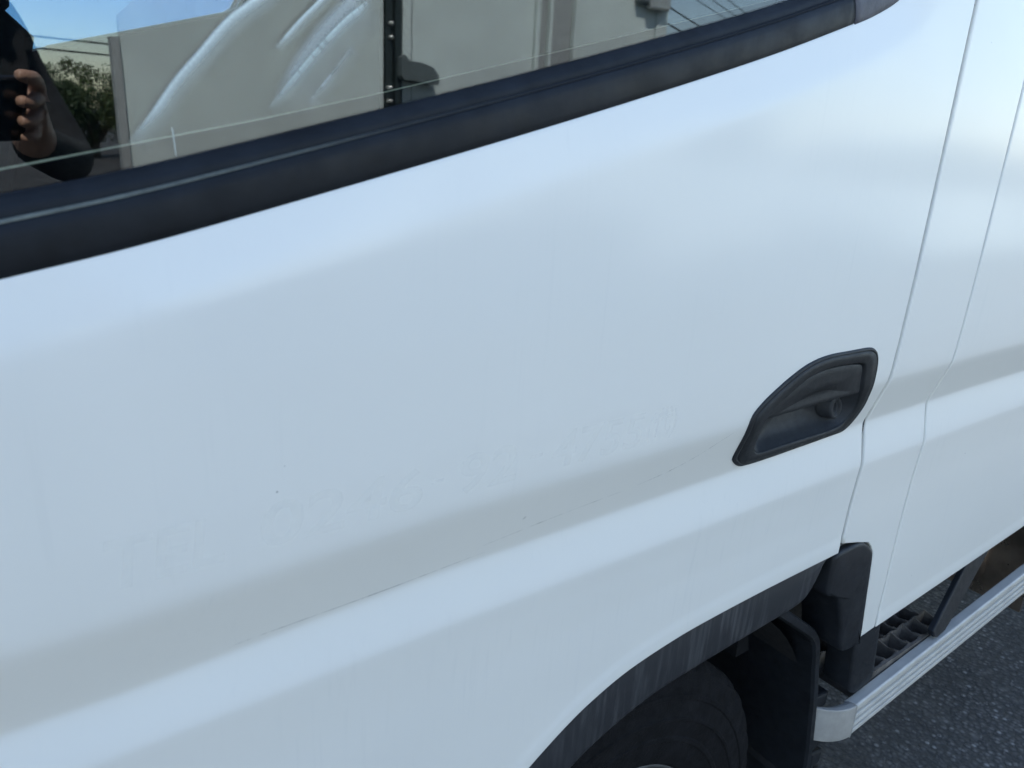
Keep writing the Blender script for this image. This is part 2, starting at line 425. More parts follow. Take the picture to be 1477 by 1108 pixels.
def closed(pts, n=4):
    P = [np.array(p, float) for p in pts]; out = []; N = len(P)
    for i in range(N):
        a, b, c, d = P[i-1], P[i], P[(i+1) % N], P[(i+2) % N]
        for k in range(n):
            t = k/n; out.append(.5*((2*b)+(-a+c)*t+(2*a-5*b+4*c-d)*t*t+(-a+3*b-3*c+d)*t**3))
    return out
def resample(poly, n, start):
    P = np.array(closed(poly, 5)); k0 = int(np.argmin(((P-np.array(start))**2).sum(1))); P = np.roll(P, -k0, 0); P = np.vstack([P, P[:1]])
    s = np.concatenate([[0], np.cumsum(np.hypot(*np.diff(P, axis=0).T))]); t = np.linspace(0, s[-1], n, endpoint=False)
    return np.stack([np.interp(t, s, P[:, 0]), np.interp(t, s, P[:, 1])], 1)
def shrink(P, d):
    Q = np.roll(P, -1, 0)-np.roll(P, 1, 0); L = np.hypot(Q[:, 0], Q[:, 1])[:, None]; Q = Q/L; N_ = np.stack([-Q[:, 1], Q[:, 0]], 1)
    area = np.sum(P[:, 0]*np.roll(P[:, 1], -1)-np.roll(P[:, 0], -1)*P[:, 1])
    return P+N_*d*(1 if area > 0 else -1)
BO = resample(BEZ_OUT, 160, (.68, 1.015)); BI = resample(BEZ_IN, 160, (.72, 1.022))

front_door = part(panel('front_door', lambda z: -.22, lambda z: .9972, arch, lambda x: np.minimum(sill(x), 1.60), 290, None, top_roll=SILLC, lip=ARCHC, hole=shrink(BI, -.0004)))
# sill-side pillar between the two shut lines, cut round the black corner guard
CZ = [.55, .594, .6785, .759, .774, .787, .7955, .7978, .7995, .80]; CX = [1.136, 1.130, 1.118, 1.106, 1.0966, 1.081, 1.062, 1.046, 1.02, 1.0040]
def pil_l(z): return float(np.interp(z, CZ, CX)) if z < .80 else 1.0040
def pil_b(x): return .594+(x-1.13)*.09
lip_corner = [(1.003, .7995), (1.03, .7993), (1.046, .7980), (1.062, .7957), (1.081, .787), (1.0966, .774), (1.106, .759), (1.118, .6785), (1.13, .594)]
pillar = part(panel('pillar_panel', pil_l, lambda z: 1.1712, pil_b, lambda x: 2.0+0*x, 40, None))
def rd_b(x): return .5975+np.maximum(0, x-1.18)*.062
rear_door = part(panel('rear_door', lambda z: 1.1755, lambda z: 2.05, rd_b, lambda x: 1.60+0*x, 90, None, lip=[(1.17, .597), (1.3, .605), (2.1, .6545)]))
# jambs behind the shut lines
part(box('door_jamb', .985, 1.02, .012, .05, .80, 2.0, 'jamb'))
part(box('door_jamb', 1.16, 1.19, .014, .05, .62, 1.6, 'jamb'))

# ---- scratches, chips and old lettering on the front door
def on_flank_strip(name, pts, wd, mat, off=-.0004):
    C = curve(pts, 8); vs = []; fs = []; n = len(C)
    for i, (x, z) in enumerate(C):
        tw = wd*(.25+.75*math.sin(math.pi*i/(n-1)))*(.7+.5*random.random())
        for s in (-1, 1): zz = z+s*tw; vs.append((x, float(flank(np.array(x), np.array(zz)))+off, zz))
    for i in range(n-1): fs.append((2*i, 2*i+2, 2*i+3, 2*i+1))
    return mesh(name, vs, fs, mat, None, True)
doorkids = []
for pts, wd in [([(.356, .9996), (.434, 1.0075), (.5227, 1.0144)], .0004), ([(.545, 1.0165), (.5901, 1.0233), (.629, 1.0336), (.6788, 1.0536)], .0005), ([(.1282, .9788), (.149, .9805), (.2611, .984), (.3604, .990)], .0005), ([(.395, 1.0185), (.399, 1.0205)], .0009), ([(.585, 1.0212), (.60, 1.0262)], .0006)]:
    doorkids.append(on_flank_strip('scratch', pts, wd*1.5, 'scratch', -.0002))
def lettering(txt, x0, x1, z0, z1):
    cu = bpy.data.curves.new('tmp_text', 'FONT'); cu.body = txt; cu.size = 1; cu.resolution_u = 3; cu.offset = .018
    to = bpy.data.objects.new('tmp_text', cu); col.objects.link(to)
    bpy.context.view_layer.update()
    me = bpy.data.meshes.new_from_object(to.evaluated_get(bpy.context.evaluated_depsgraph_get()))
    b_ = bmesh.new(); b_.from_mesh(me); bmesh.ops.triangulate(b_, faces=b_.faces[:])
    for it in range(4):                         # short edges, so the letters lie on the curved door
        es = [e for e in b_.edges if e.calc_length() > .12]
        if es: bmesh.ops.subdivide_edges(b_, edges=es, cuts=1); bmesh.ops.triangulate(b_, faces=b_.faces[:])
    b_.to_mesh(me); b_.free()
    co = np.array([v.co[:] for v in me.vertices]); fc = [tuple(p.vertices) for p in me.polygons]
    bpy.data.objects.remove(to); bpy.data.curves.remove(cu); bpy.data.meshes.remove(me)
    mn, mx = co.min(0), co.max(0)
    x = x0+(co[:, 0]-mn[0])/(mx[0]-mn[0])*(x1-x0); z = z0+(co[:, 1]-mn[1])/(mx[1]-mn[1])*(z1-z0)
    x = x+.12*(z-z0)
    y = flank(x, z)-.00012
    return mesh('faded_lettering', np.stack([x, y, z], 1), fc, 'ghost', None, True)
for txt, x0, x1 in [('TEL', .048, .124), ('0246', .148, .280), ('-', .289, .300), ('92', .313, .374), ('-', .389, .403), ('4755', .412, .527), ('(代)', .533, .575)]:
    dz = (.0175, .0205) if txt == '-' else (0, .037)
    o = lettering(txt, x0, x1, 1.0655+dz[0]+.008*x0, 1.0655+dz[1]+.008*x0); doorkids.append(o)
for o in doorkids: o.parent = front_door

# ---- door handle
handle_rings = []
base_y = lambda P: flank(P[:, 0], P[:, 1])
PL = -.0185                                        # plane of the handle face
def ringset(rs, name, mat, smooth=True, cap=None):
    vs, fs = [], []; n = len(rs[0][0])
    for P, y in rs:
        yy = y if hasattr(y, '__len__') else np.full(n, y)
        for k in range(n): vs.append((P[k, 0], yy[k], P[k, 1]))
    for a in range(len(rs)-1):
        for k in range(n): fs.append((a*n+k, a*n+(k+1) % n, (a+1)*n+(k+1) % n, (a+1)*n+k))
    if cap == 'last': fs.append(tuple((len(rs)-1)*n+k for k in range(n)))
    return mesh(name, vs, fs, mat, None, smooth)
def lerp(A, B, t): return A*(1-t)+B*t
fy = base_y(BO); face = fy-.0030; faceI = base_y(BI)-.0018
g1, g2 = lerp(BO, BI, .18), lerp(BO, BI, .22)
bezel = ringset([(BO, fy+.006), (BO, fy-.0012), (shrink(BO, .0009), face+.0012), (shrink(BO, .0022), face+.0003), (g1, face), (lerp(BO, BI, .19), face+.0014), (lerp(BO, BI, .21), face+.0014), (g2, face-.0002),
                 (lerp(BO, BI, .6), lerp(face, faceI, .6)-.0004), (lerp(BO, BI, .93), faceI), (BI, faceI+.0008), (shrink(BI, .0012), faceI+.0030), (shrink(BI, .0018), faceI+.0075)], 'handle_bezel', 'handle')
# sunken pocket with a sloping floor
c0 = BI.mean(0); pk = []
for t, dy in ((.0, .003), (.03, .007), (.07, .013), (.14, .020), (.26, .025), (.5, .028), (.75, .029), (.97, .0292)):
    P = BI+(c0-BI)*t; P = shrink(P, .0017) if t < .2 else P
    pk.append((P, faceI+dy*np.clip(1-.25*(1.05-P[:, 1])/.03, .5, 1.1)))
pocket = ringset(pk, 'handle_pocket', 'pocket', cap='last')
# the pull flap covers the upper half and hinges along the top
FLP0 = curve([(.7345, 1.0580), (.7457, 1.0722), (.7732, 1.0872), (.8027, 1.1004), (.8389, 1.1061), (.8859, 1.1055), (.9140, 1.1023)], 6)+[(.9195, 1.1000), (.9222, 1.0960), (.9262, 1.0811), (.9320, 1.0625), (.9312, 1.0606), (.9280, 1.0600), (.9086, 1.0602), (.8438, 1.0603), (.7853, 1.0588)]
def resample_lin(pl, n):
    P = np.array(pl+pl[:1]); s_ = np.concatenate([[0], np.cumsum(np.hypot(*np.diff(P, axis=0).T))]); t = np.linspace(0, s_[-1], n, endpoint=False)
    return np.stack([np.interp(t, s_, P[:, 0]), np.interp(t, s_, P[:, 1])], 1)
flR = resample_lin(FLP0, 220); cen = np.array([.845, 1.078])
yf = lambda P: flank(P[:, 0], np.maximum(P[:, 1], 1.092))+.0006+.10*(1.092-np.minimum(P[:, 1], 1.092))
flap = ringset([(flR, yf(flR)+.010), (flR, yf(flR)+.0018), (lerp(flR, cen[None], .012), yf(flR)+.0006), (lerp(flR, cen[None], .035), yf(flR)), (lerp(flR, cen[None], .3), yf(flR)+.0008), (lerp(flR, cen[None], .6), yf(flR)+.0014), (lerp(flR, cen[None], .97), yf(flR)+.0016)], 'pull_flap', 'handle', cap='last')
# key barrel at the rear of the pocket
an = np.linspace(0, 2*math.pi, 40, endpoint=False)
E = lambda rx, rz: np.stack([.9165+rx*np.cos(an)-.2*rz*np.sin(an), 1.0355+rz*np.sin(an)], 1)
lock = ringset([(E(.022, .019), .024), (E(.0150, .0160), .0105), (E(.0135, .0150), .0088), (E(.0115, .0136), .0082), (E(.0072, .0112), .0082), (E(.0064, .0104), .0105), (E(.0050, .0090), .0105), (E(.0034, .0076), .0105), (E(.0028, .0068), .018), (E(.0005, .0005), .018)], 'key_barrel', 'pocket', cap='last')
lock.data.materials.append(MAT['black'])
handle = part(bezel); handle.name = 'door_handle'; handle.data.name = 'door_handle'
for o in (pocket, flap, lock): o.parent = handle

# ---- window: belt moulding, weatherstrip, glass, film
def loft(name, xs, prof, mat, parent=None):
    """prof: list of (y, dz) above the sill line, lofted along x"""
    vs, fs = [], []; n = len(prof)
    for x in xs:
        s = float(sill(x))
        for y, dz in prof: vs.append((x, y, s+dz))
    for i in range(len(xs)-1):
        for k in range(n-1): fs.append((i*n+k, (i+1)*n+k, (i+1)*n+k+1, i*n+k+1))
    fs.append(tuple(range(n))); fs.append(tuple((len(xs)-1)*n+k for k in range(n))[::-1])
    return mesh(name, vs, fs, mat, parent, True)
xs = np.linspace(-.2, .776, 90)
belt = part(loft('belt_moulding', xs, [(.016, -.004), (-.0035, -.004), (-.0062, -.0030), (-.0078, -.0010), (-.0088, .004), (-.0092, .012), (-.0088, .019), (-.0076, .0245), (-.0055, .0268), (-.001, .0274), (.012, .0274)], 'mould'))
strip = loft('dusty_highlight_lip', xs, [(-.0060, .0266), (-.0061, .0274), (-.0055, .0282), (-.0042, .0287), (-.0024, .0286), (-.001, .0276)], 'lip'); strip.parent = belt  # pale tone holds both dust and a painted highlight
ws = loft('weatherstrip', xs, [(.0, .0270), (.0002, .0322), (.0022, .0350), (.0062, .0378), (.0086, .0400), (.0096, .0402), (.0096, .027)], 'mould'); ws.parent = belt
# rubber corner piece where the moulding meets the window's rear upright
cp = [p for p in SILLC if p[0] >= .7765]
cp = [(.7775, float(sill(.7775)))]+cp
vs, fs = [], []; prof = [(.014, -.0045), (-.0040, -.0045), (-.0080, -.0025), (-.0094, .003), (-.0098, .014), (-.0086, .026), (-.0045, .036), (.004, .042), (.012, .043)]
for i, p in enumerate(cp):
    a = Vector(cp[min(i+1, len(cp)-1)])-Vector(cp[max(i-1, 0)]); a.normalize(); nx, nz = -a.y, a.x
    for y, d in prof: vs.append((p[0]+nx*d, y, p[1]+nz*d))
n = len(prof)
for i in range(len(cp)-1):
    for k in range(n-1): fs.append((i*n+k, (i+1)*n+k, (i+1)*n+k+1, i*n+k+1))
fs.append(tuple(range(n)))
cs_ = mesh('corner_seal', vs, fs, 'corner', None, True); cs_.parent = belt
GY = .0095
def pane(name, y0, y1, bot, mat, x0=-.2, x1=.905, zt=1.99, n=60):
    xx = np.linspace(x0, x1, n); vs = []; fs = []
    for x in xx:
        b = float(bot(x))
        vs += [(x, y0, b), (x, y0, zt), (x, y1, b), (x, y1, zt)]
    for i in range(n-1):
        a, b = 4*i, 4*i+4
        fs += [(a, b, b+1, a+1), (b+2, a+2, a+3, b+3), (a+2, b+2, b, a), (a+1, b+1, b+3, a+3)]
    fs += [(0, 1, 3, 2), (4*n-3, 4*n-4, 4*n-2, 4*n-1)]
    return mesh(name, vs, fs, mat)
glass = part(pane('door_window', GY, GY+.0045, lambda x: sill(x)+.02 if x < .84 else sill(.84)+.02, 'glass'))
FILM = [(-.2, 1.276), (-.05, 1.3075), (.0295, 1.325), (.0958, 1.3403), (.1716, 1.3576), (.2591, 1.3797), (.3291, 1.3985), (.4363, 1.4269), (.5294, 1.4522), (.6379, 1.482), (.8, 1.527), (.95, 1.57)]
fx = np.array([p[0] for p in FILM]); fz = np.array([p[1] for p in FILM])
vs, fs = [], []
xx = np.linspace(-.2, .9, 80)
for x in xx: b = float(np.interp(x, fx, fz)); vs += [(x, GY+.0062, b), (x, GY+.0062, 1.98)]
for i in range(len(xx)-1): fs.append((2*i, 2*i+2, 2*i+3, 2*i+1))
film = mesh('tint_film', vs, fs, 'film'); film.parent = glass
vs, fs = [], []
for x in xx:
    b = float(np.interp(x, fx, fz)); t = float(np.interp(x, [0, .15, .3, .5], [.0006, .00045, .00025, .00012]))
    vs += [(x, GY+.0057, b-t), (x, GY+.0057, b+t)]
for i in range(len(xx)-1): fs.append((2*i, 2*i+2, 2*i+3, 2*i+1))
fe = mesh('film_edge', vs, fs, 'edge'); fe.parent = glass
STREAKS = [([(.1722, 1.4259), (.1555, 1.4124), (.138, 1.3929), (.1238, 1.3771), (.1108, 1.3596), (.0958, 1.3407)], .0078, 'light_streak', 1),
           ([(.2136, 1.4311), (.2017, 1.4196), (.1933, 1.4107), (.1839, 1.4004)], .0042, 'light_streak', 1),
           ([(.2505, 1.4371), (.2325, 1.4232), (.2202, 1.4115), (.2114, 1.4023), (.1959, 1.3851), (.1786, 1.3647)], .0060, 'light_streak', 0),
           ([(.2372, 1.4077), (.2246, 1.3925), (.2146, 1.381), (.2032, 1.3682)], .0065, 'light_streak_soft', 0),
           ([(.245, 1.44), (.222, 1.418), (.203, 1.395), (.186, 1.369)], .020, 'light_streak_soft', 0),
           ([(.1185, 1.3520), (.1191, 1.3426), (.1196, 1.3329)], .0008, 'light_streak', 1)]
for pts, wd, mt, ext in STREAKS:  # painted light: pale arcs where the scratched film catches highlights
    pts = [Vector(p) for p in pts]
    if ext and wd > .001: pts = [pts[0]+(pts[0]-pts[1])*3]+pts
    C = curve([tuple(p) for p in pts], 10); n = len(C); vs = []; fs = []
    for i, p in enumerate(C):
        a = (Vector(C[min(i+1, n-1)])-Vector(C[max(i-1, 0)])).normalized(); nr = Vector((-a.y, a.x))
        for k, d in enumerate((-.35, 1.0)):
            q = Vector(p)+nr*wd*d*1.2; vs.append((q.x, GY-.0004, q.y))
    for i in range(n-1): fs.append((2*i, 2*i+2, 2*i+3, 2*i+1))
    o = mesh('window_light_streak', vs, fs, mt); uvl = o.data.uv_layers.new(name='uv')
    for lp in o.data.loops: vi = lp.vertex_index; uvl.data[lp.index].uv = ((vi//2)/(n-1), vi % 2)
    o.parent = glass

# ---- wheel arch trim, inner arch, corner guard, lower post
AI = [(.305, .40), (.318, .455), (.345, .51), (.385, .565), (.435, .615), (.5003, .6592), (.5445, .680), (.5994, .6972), (.6503, .7070), (.737, .7145), (.8575, .7227), (.925, .7290), (.948, .742), (.9613, .7658), (.967, .7872), (.968, .80)]
A_in = np.array(curve(AI, 6)); A_out = np.array(ARCHC)
def reslen(P, n):
    s = np.concatenate([[0], np.cumsum(np.hypot(*np.diff(P, axis=0).T))]); t = np.linspace(0, s[-1], n); return np.stack([np.interp(t, s, P[:, 0]), np.interp(t, s, P[:, 1])], 1)
# pair the two edges by direction so the swipes run across the band
no = 120; O_ = reslen(A_out[A_out[:, 0] <= .992], no); I_ = reslen(A_in, no)
vs, fs = [], []; rows = [(-.12, .012), (.0, .0095), (.06, .0082), (.5, .0088), (.9, .0098), (.97, .0112), (1.0, .0145)]
for k in range(no):
    for t, y in rows: p = lerp(O_[k], I_[k], t); vs.append((p[0], y, p[1]))
    p = I_[k]; vs.append((p[0]+.004, .05, p[1]+.010)); vs.append((p[0]+.006, .12, p[1]+.02))
n = len(rows)+2
for k in range(no-1):
    for a in range(n-1): fs.append((k*n+a, k*n+a+1, (k+1)*n+a+1, (k+1)*n+a))
part(mesh('wheel_arch_trim', vs, fs, 'trim', None, True))
# dark wheel housing behind it
WX, WZ = .63, .345
vs, fs = [], []; hs = 40
for k in range(hs+1):
    a = R(-12)+(math.pi+R(24))*k/hs; rr = .455
    for y in (.06, .55): vs.append((WX+.02+rr*math.cos(a)*.98, y, WZ+.01+rr*math.sin(a)*.90))
for k in range(hs): fs.append((2*k, 2*k+1, 2*k+3, 2*k+2))
part(mesh('wheel_housing', vs, fs, 'under', None, True))
part(box('wheel_housing_wall', .05, 1.3, .55, .57, .25, .9, 'under'))
guard = [(.996, .7935), (1.025, .7955), (1.046, .7955), (1.0600, .7935), (1.0785, .7850), (1.0940, .7720), (1.1030, .7575), (1.1150, .6785), (1.1270, .5925), (1.1185, .5870), (1.069, .5935), (1.050, .645), (1.032, .690), (1.022, .706), (1.010, .715), (.992, .7225), (.9875, .735), (.9885, .780)]
gp_ = resample(guard, 140, guard[0])
go = part(ringset([(gp_, .075), (gp_, .010), (shrink(gp_, .0008), .0070), (shrink(gp_, .0030), .0048), (shrink(gp_, .0065), .0040), (lerp(gp_, gp_.mean(0)[None], .35), .0030), (lerp(gp_, gp_.mean(0)[None], .97), .0026)], 'corner_guard', 'black', cap='last'))
post = [(1.128, .612), (1.1215, .598), (1.128, .552), (1.1375, .492), (1.143, .478), (1.158, .466), (1.172, .462), (1.192, .466), (1.212, .474), (1.218, .486), (1.199, .606), (1.198, .618)]
pp = resample(post, 100, post[0])
part(ringset([(pp, .06), (pp, .0150), (shrink(pp, .0010), .0125), (shrink(pp, .0035), .0112), (lerp(pp, pp.mean(0)[None], .3), .0108), (lerp(pp, pp.mean(0)[None], .97), .0106)], 'lower_post', 'black', cap='last'))

# ---- mud guard behind the wheel
FLP = [(.862, .80), (.880, .745), (.905, .705), (.95, .672), (1.008, .628), (1.020, .617), (1.029, .604), (1.035, .588), (1.0415, .560), (1.060, .484), (1.082, .36), (1.094, .22)]
F = reslen(np.array(FLP), 60); vs, fs = [], []
for i, p in enumerate(F):
    a = F[min(i+1, len(F)-1)]-F[max(i-1, 0)]; a = a/np.hypot(*a); nr = np.array([-a[1], a[0]]); nr = nr if nr[0] > 0 else -nr
    q = p+nr*.017; qa = p+nr*.003; qb = p+nr*.014
    vs += [(p[0], .034, p[1]), (qa[0], .029, qa[1]), (qb[0], .029, qb[1]), (q[0], .034, q[1]), (q[0], .34, q[1]), (p[0], .34, p[1])]
for i in range(len(F)-1):
    for k in range(6): fs.append((i*6+k, i*6+(k+1) % 6, (i+1)*6+(k+1) % 6, (i+1)*6+k))
fs.append(tuple(range(6))); fs.append(tuple((len(F)-1)*6+k for k in range(6)))
mg = part(mesh('mud_guard', vs, fs, 'black'))
for k in range(5):
    z = .475-.046*k; x0 = 1.075+.012*k
    o = prism('guard_rib', [(x0, z), (x0+.050-.004*k, z-.008), (x0+.047-.004*k, z-.034), (x0+.006, z-.040)], .036, .22, 'black', None, .004, 2); o.parent = mg
tube('bolt_head', [(1.045, .0275, .335), (1.045, .034, .335)], .008, 'pipe').parent = mg

# ---- front wheel
vs, fs = [], []; NS = 120; YO = .052
profile = [(.178, .014), (.190, .004), (.208, .0), (.228, -.002), (.230, -.0035), (.236, -.0035), (.238, -.0022), (.262, -.004), (.264, -.0058), (.268, -.0058), (.270, -.0038), (.292, .001), (.294, -.0005), (.300, .0005), (.302, .003), (.312, .006), (.322, .010), (.331, .014), (.3385, .022), (.3415, .030), (.342, .052), (.336, .054), (.336, .062), (.343, .064), (.344, .095), (.337, .097), (.337, .105), (.344, .107), (.343, .138), (.336, .140), (.336, .148), (.342, .150), (.340, .176), (.325, .192), (.26, .204), (.205, .19)]
for i in range(NS):
    a = 2*math.pi*i/NS
    for j, (r_, y) in enumerate(profile):
        rr = r_
        if j in (15, 16, 17, 18) and i % 3 == 0: rr -= .003
        if j in (19, 22, 23, 26, 27) and i % 4 == 0: rr -= .004
        vs.append((WX+rr*math.cos(a), YO+y, WZ+rr*math.sin(a)))
n = len(profile)
for i in range(NS):
    for j in range(n-1): fs.append((i*n+j, i*n+j+1, ((i+1) % NS)*n+j+1, ((i+1) % NS)*n+j))
tyre = mesh('wheel', vs, fs, 'rubber', None, False); part(tyre)
def lathe(name, prof, mat, seg=64, x=WX, z=WZ):
    vs, fs = [], []; n = len(prof)
    for i in range(seg):
        a = 2*math.pi*i/seg
        for r_, y in prof: vs.append((x+r_*math.cos(a), YO+y, z+r_*math.sin(a)))
    for i in range(seg):
        for j in range(n-1): fs.append((i*n+j, i*n+j+1, ((i+1) % seg)*n+j+1, ((i+1) % seg)*n+j))
    return mesh(name, vs, fs, mat, None, True)
rim = lathe('rim', [(.001, .075), (.05, .075), (.055, .02), (.085, .018), (.095, .07), (.13, .09), (.165, .085), (.18, .05), (.172, .02), (.178, .010), (.184, .006), (.186, .009), (.182, .018), (.18, .05)], 'rim'); rim.parent = tyre
for k in range(5):
    a = k*1.2566; x, z = WX+.07*math.cos(a), WZ+.07*math.sin(a)
    o = tube('wheel_nut', [(x, YO+.02, z), (x, YO-.005, z)], .012, 'rim', None, 6, False); o.parent = tyre

# ---- side step
SL = .078                                       # the step climbs a little to the rear
def step_loft(name, x0, x1, prof, mat, nseg=2):
    vs, fs = [], []; n = len(prof)
    for x in np.linspace(x0, x1, nseg):
        for y, z in prof: vs.append((x, y, z+(x-1.16)*SL))
    for i in range(nseg-1):
        for k in range(n): fs.append((i*n+k, i*n+(k+1) % n, (i+1)*n+(k+1) % n, (i+1)*n+k))
    fs.append(tuple(range(n))); fs.append(tuple((nseg-1)*n+k for k in range(n))[::-1])
    return mesh(name, vs, fs, mat)
prof = [(.022, .424), (.022, .4445), (.020, .4460), (.008, .4480), (.003, .4490), (.0002, .4475), (.0, .440), (.0005, .4345), (.0100, .4335), (.0100, .4265), (.0005, .4255), (.0, .4185), (.0100, .4175), (.0100, .4105), (.0005, .4095), (.0, .4025), (.0100, .4015), (.0100, .3955), (.0005, .3945), (.001, .3850), (.006, .3815), (.02, .380), (.02, .424)]
step = part(step_loft('side_step', 1.1575, 2.15, prof, 'alu'))
bevel_mod(step, .0008, 2)
# rounded plastic end cap turning inward
pc = [(y, z) for y, z in [(.0, .4492), (-.0008, .4470), (-.001, .440), (-.001, .392), (.0, .3825), (.004, .3805), (.02, .380), (.02, .443), (.010, .4480)]]
vs, fs = [], []; n = len(pc); NC = 14
for k in range(NC):
    t = k/(NC-1); ang = t*R(82); rad = .062
    cx, cy = 1.157-.030*min(1, t*3), .0
    x = 1.157-.018*t-rad*math.sin(ang); yo = rad*(1-math.cos(ang))
    for y, z in pc: vs.append((x+y*.4*math.sin(ang), y*math.cos(ang)+yo+.0005, z+.004*t+(1.157-1.16)*SL))
for k in range(NC-1):
    for a in range(n): fs.append((k*n+a, k*n+(a+1) % n, (k+1)*n+(a+1) % n, (k+1)*n+a))
fs.append(tuple(range(n))); fs.append(tuple((NC-1)*n+a for a in range(n)))
o = mesh('end_cap', vs, fs, 'cap', None, False); o.parent = step; bevel_mod(o, .002, 2)
# tray of cast cells
TL = .012                                       # the tray is almost level
def tray_cells():
    bm = bmesh.new()
    def wall(x0, y0, x1, y1, zt, zb, th):
        d = Vector((x1-x0, y1-y0, 0)); L = d.length; d.normalize(); nr = Vector((-d.y, d.x, 0))*th/2; N = 6; prev = None; zb += (x0-1.16)*TL
        for k in range(N+1):
            p = Vector((x0, y0, 0))+d*L*k/N; h = zt+.0022*math.cos(2*math.pi*k/N*1.0)+rng.uniform(-.0006, .0006)
            cur = [bm.verts.new((p.x+nr.x, p.y+nr.y, zb)), bm.verts.new((p.x+nr.x*.6, p.y+nr.y*.6, h+(p.x-1.16)*TL)), bm.verts.new((p.x-nr.x*.6, p.y-nr.y*.6, h+(p.x-1.16)*TL)), bm.verts.new((p.x-nr.x, p.y-nr.y, zb))]
            if prev:
                for a in range(3): bm.faces.new((prev[a], prev[a+1], cur[a+1], cur[a]))
            else: bm.faces.new(cur)
            prev = cur
        bm.faces.new(prev[::-1])
    nx, ny, dx, dy = 7, 5, .044, .038; X0, Y0 = 1.205, .030
    for j in range(ny+1): 
        for i in range(nx): wall(X0+i*dx, Y0+j*dy, X0+(i+1)*dx, Y0+j*dy, .4665 if j else .4635, .430, .0045)
    for j in range(ny):
        for i in range(nx+1):
            off = 0 if j % 2 == 0 else dx/2
            if X0+i*dx+off <= X0+nx*dx+.001: wall(X0+i*dx+off, Y0+j*dy, X0+i*dx+off, Y0+(j+1)*dy, .4660, .430, .0045)
    # floor and outer skirt
    for (x0, x1, y0, y1, z0, z1) in ((X0, X0+nx*dx, Y0, Y0+ny*dy, .418, .434),)+tuple((X0+k*dx, X0+(k+1)*dx, Y0-.0062, Y0-.0012, .440+(X0+k*dx-1.16)*TL, .465+(X0+(k+.5)*dx-1.16)*TL) for k in range(nx)):
        b2 = box_bm(x0, x1, y0, y1, z0, z1); me = bpy.data.meshes.new('t'); b2.to_mesh(me); b2.free(); bm.from_mesh(me); bpy.data.meshes.remove(me)
    return bm
o = from_bm('step_tray', tray_cells(), 'tray'); o.parent = step
# leaning strut that carries the step
strut = [(1.425, .490), (1.428, .478), (1.440, .473), (1.472, .477), (1.492, .489), (1.760, .632), (1.650, .632)]
for dx in (0, .46):
    o = prism('step_strut', [(x+dx, z+dx*SL) for x, z in strut], .006, .017, 'black', None, .003); o.parent = step
    for v in o.data.vertices: v.co.y += max(0, v.co.z-.474-dx*SL)*.26

# ---- underbody: rail, cross members, tank and pipe
part(box('chassis_rail', -.3, 4.4, .46, .54, .44, .62, 'under'))
part(box('chassis_rail', -.3, 4.4, 1.14, 1.22, .44, .62, 'under'))
part(box('cab_floor', 1.14, 2.08, .03, 1.66, .660, .70, 'under'))
part(box('cab_floor', -.5, 1.139, .05, 1.66, .81, .85, 'under'))
part(box('sill_beam', 1.02, 2.08, .16, .24, .50, .66, 'under'))
part(tube('exhaust_pipe', [(1.72, .36, .60), (1.90, .30, .50), (2.03, .24, .42), (2.10, .22, .32), (2.20, .22, .27), (2.9, .24, .26)], [.03, .035, .045, .05, .05, .05], 'pipe', None, 20))
part(box('fuel_tank', 2.22, 2.85, .12, .42, .28, .62, 'boxgrey', None, .03))
part(box('rear_splash_plate', 2.10, 2.112, .07, .42, .25, .60, 'pipe'))

# ---- the rest of the cab, beyond the frame
part(prism('cab_roof', [(-.24, 2.02), (-.18, 2.10), (-.05, 2.15), (1.9, 2.16), (2.04, 2.13), (2.07, 2.02)], .01, 1.69, 'paint', None, .03, 3))
part(box('window_upright', .905, .9985, -.012, .02, 1.6005, 2.03, 'paint'))
part(box('roof_rail', -.2, .9, -.010, .03, 1.985, 2.03, 'paint', None, .006))
part(box('rear_roof_rail', 1.175, 2.05, -.012, .03, 1.93, 2.03, 'paint', None, .006))
part(box('rear_window', 1.22, 2.0, .004, .009, 1.60, 1.935, 'dark_glass'))
part(box('rear_window_post', 1.176, 1.222, -.012, .03, 1.602, 1.93, 'paint', None, .004))
part(box('rear_window_post', 1.998, 2.05, -.012, .03, 1.602, 1.93, 'paint', None, .004))
fw = part(prism('front_fender', [(-.60, .42), (-.222-.0035, .42), (-.2255, 1.19), (-.52, 1.20), (-.585, 1.0)], -.002, .03, 'paint', None, .006))
part(prism('windscreen_pillar', [(-.52, 1.205), (-.2255, 1.205), (-.205, 1.30), (-.19, 2.02), (-.235, 2.02), (-.44, 1.45)], -.008, .06, 'paint', None, .01))
part(prism('windscreen_pillar', [(-.52, 1.205), (-.2255, 1.205), (-.205, 1.30), (-.19, 2.02), (-.235, 2.02), (-.44, 1.45)], 1.63, 1.70, 'paint', None, .01))
part(box('front_panel', -.62, -.58, .0, 1.70, .42, 1.20, 'paint', None, .015))
ws_ = [(-.57, 1.205), (-.565, 1.205), (-.235, 2.03), (-.242, 2.03)]
part(prism('windscreen', ws_, .06, 1.63, 'dark_glass'))
part(box('bumper', -.68, -.60, .02, 1.68, .30, .55, 'black', None, .03))
for y in (.2, 1.5):
    o = part(box('headlight', -.632, -.612, y-.14, y+.14, .70, .86, 'bright', None, .008))
part(box('rear_cab_wall', 2.04, 2.06, .02, 1.68, .66, 2.03, 'paint'))
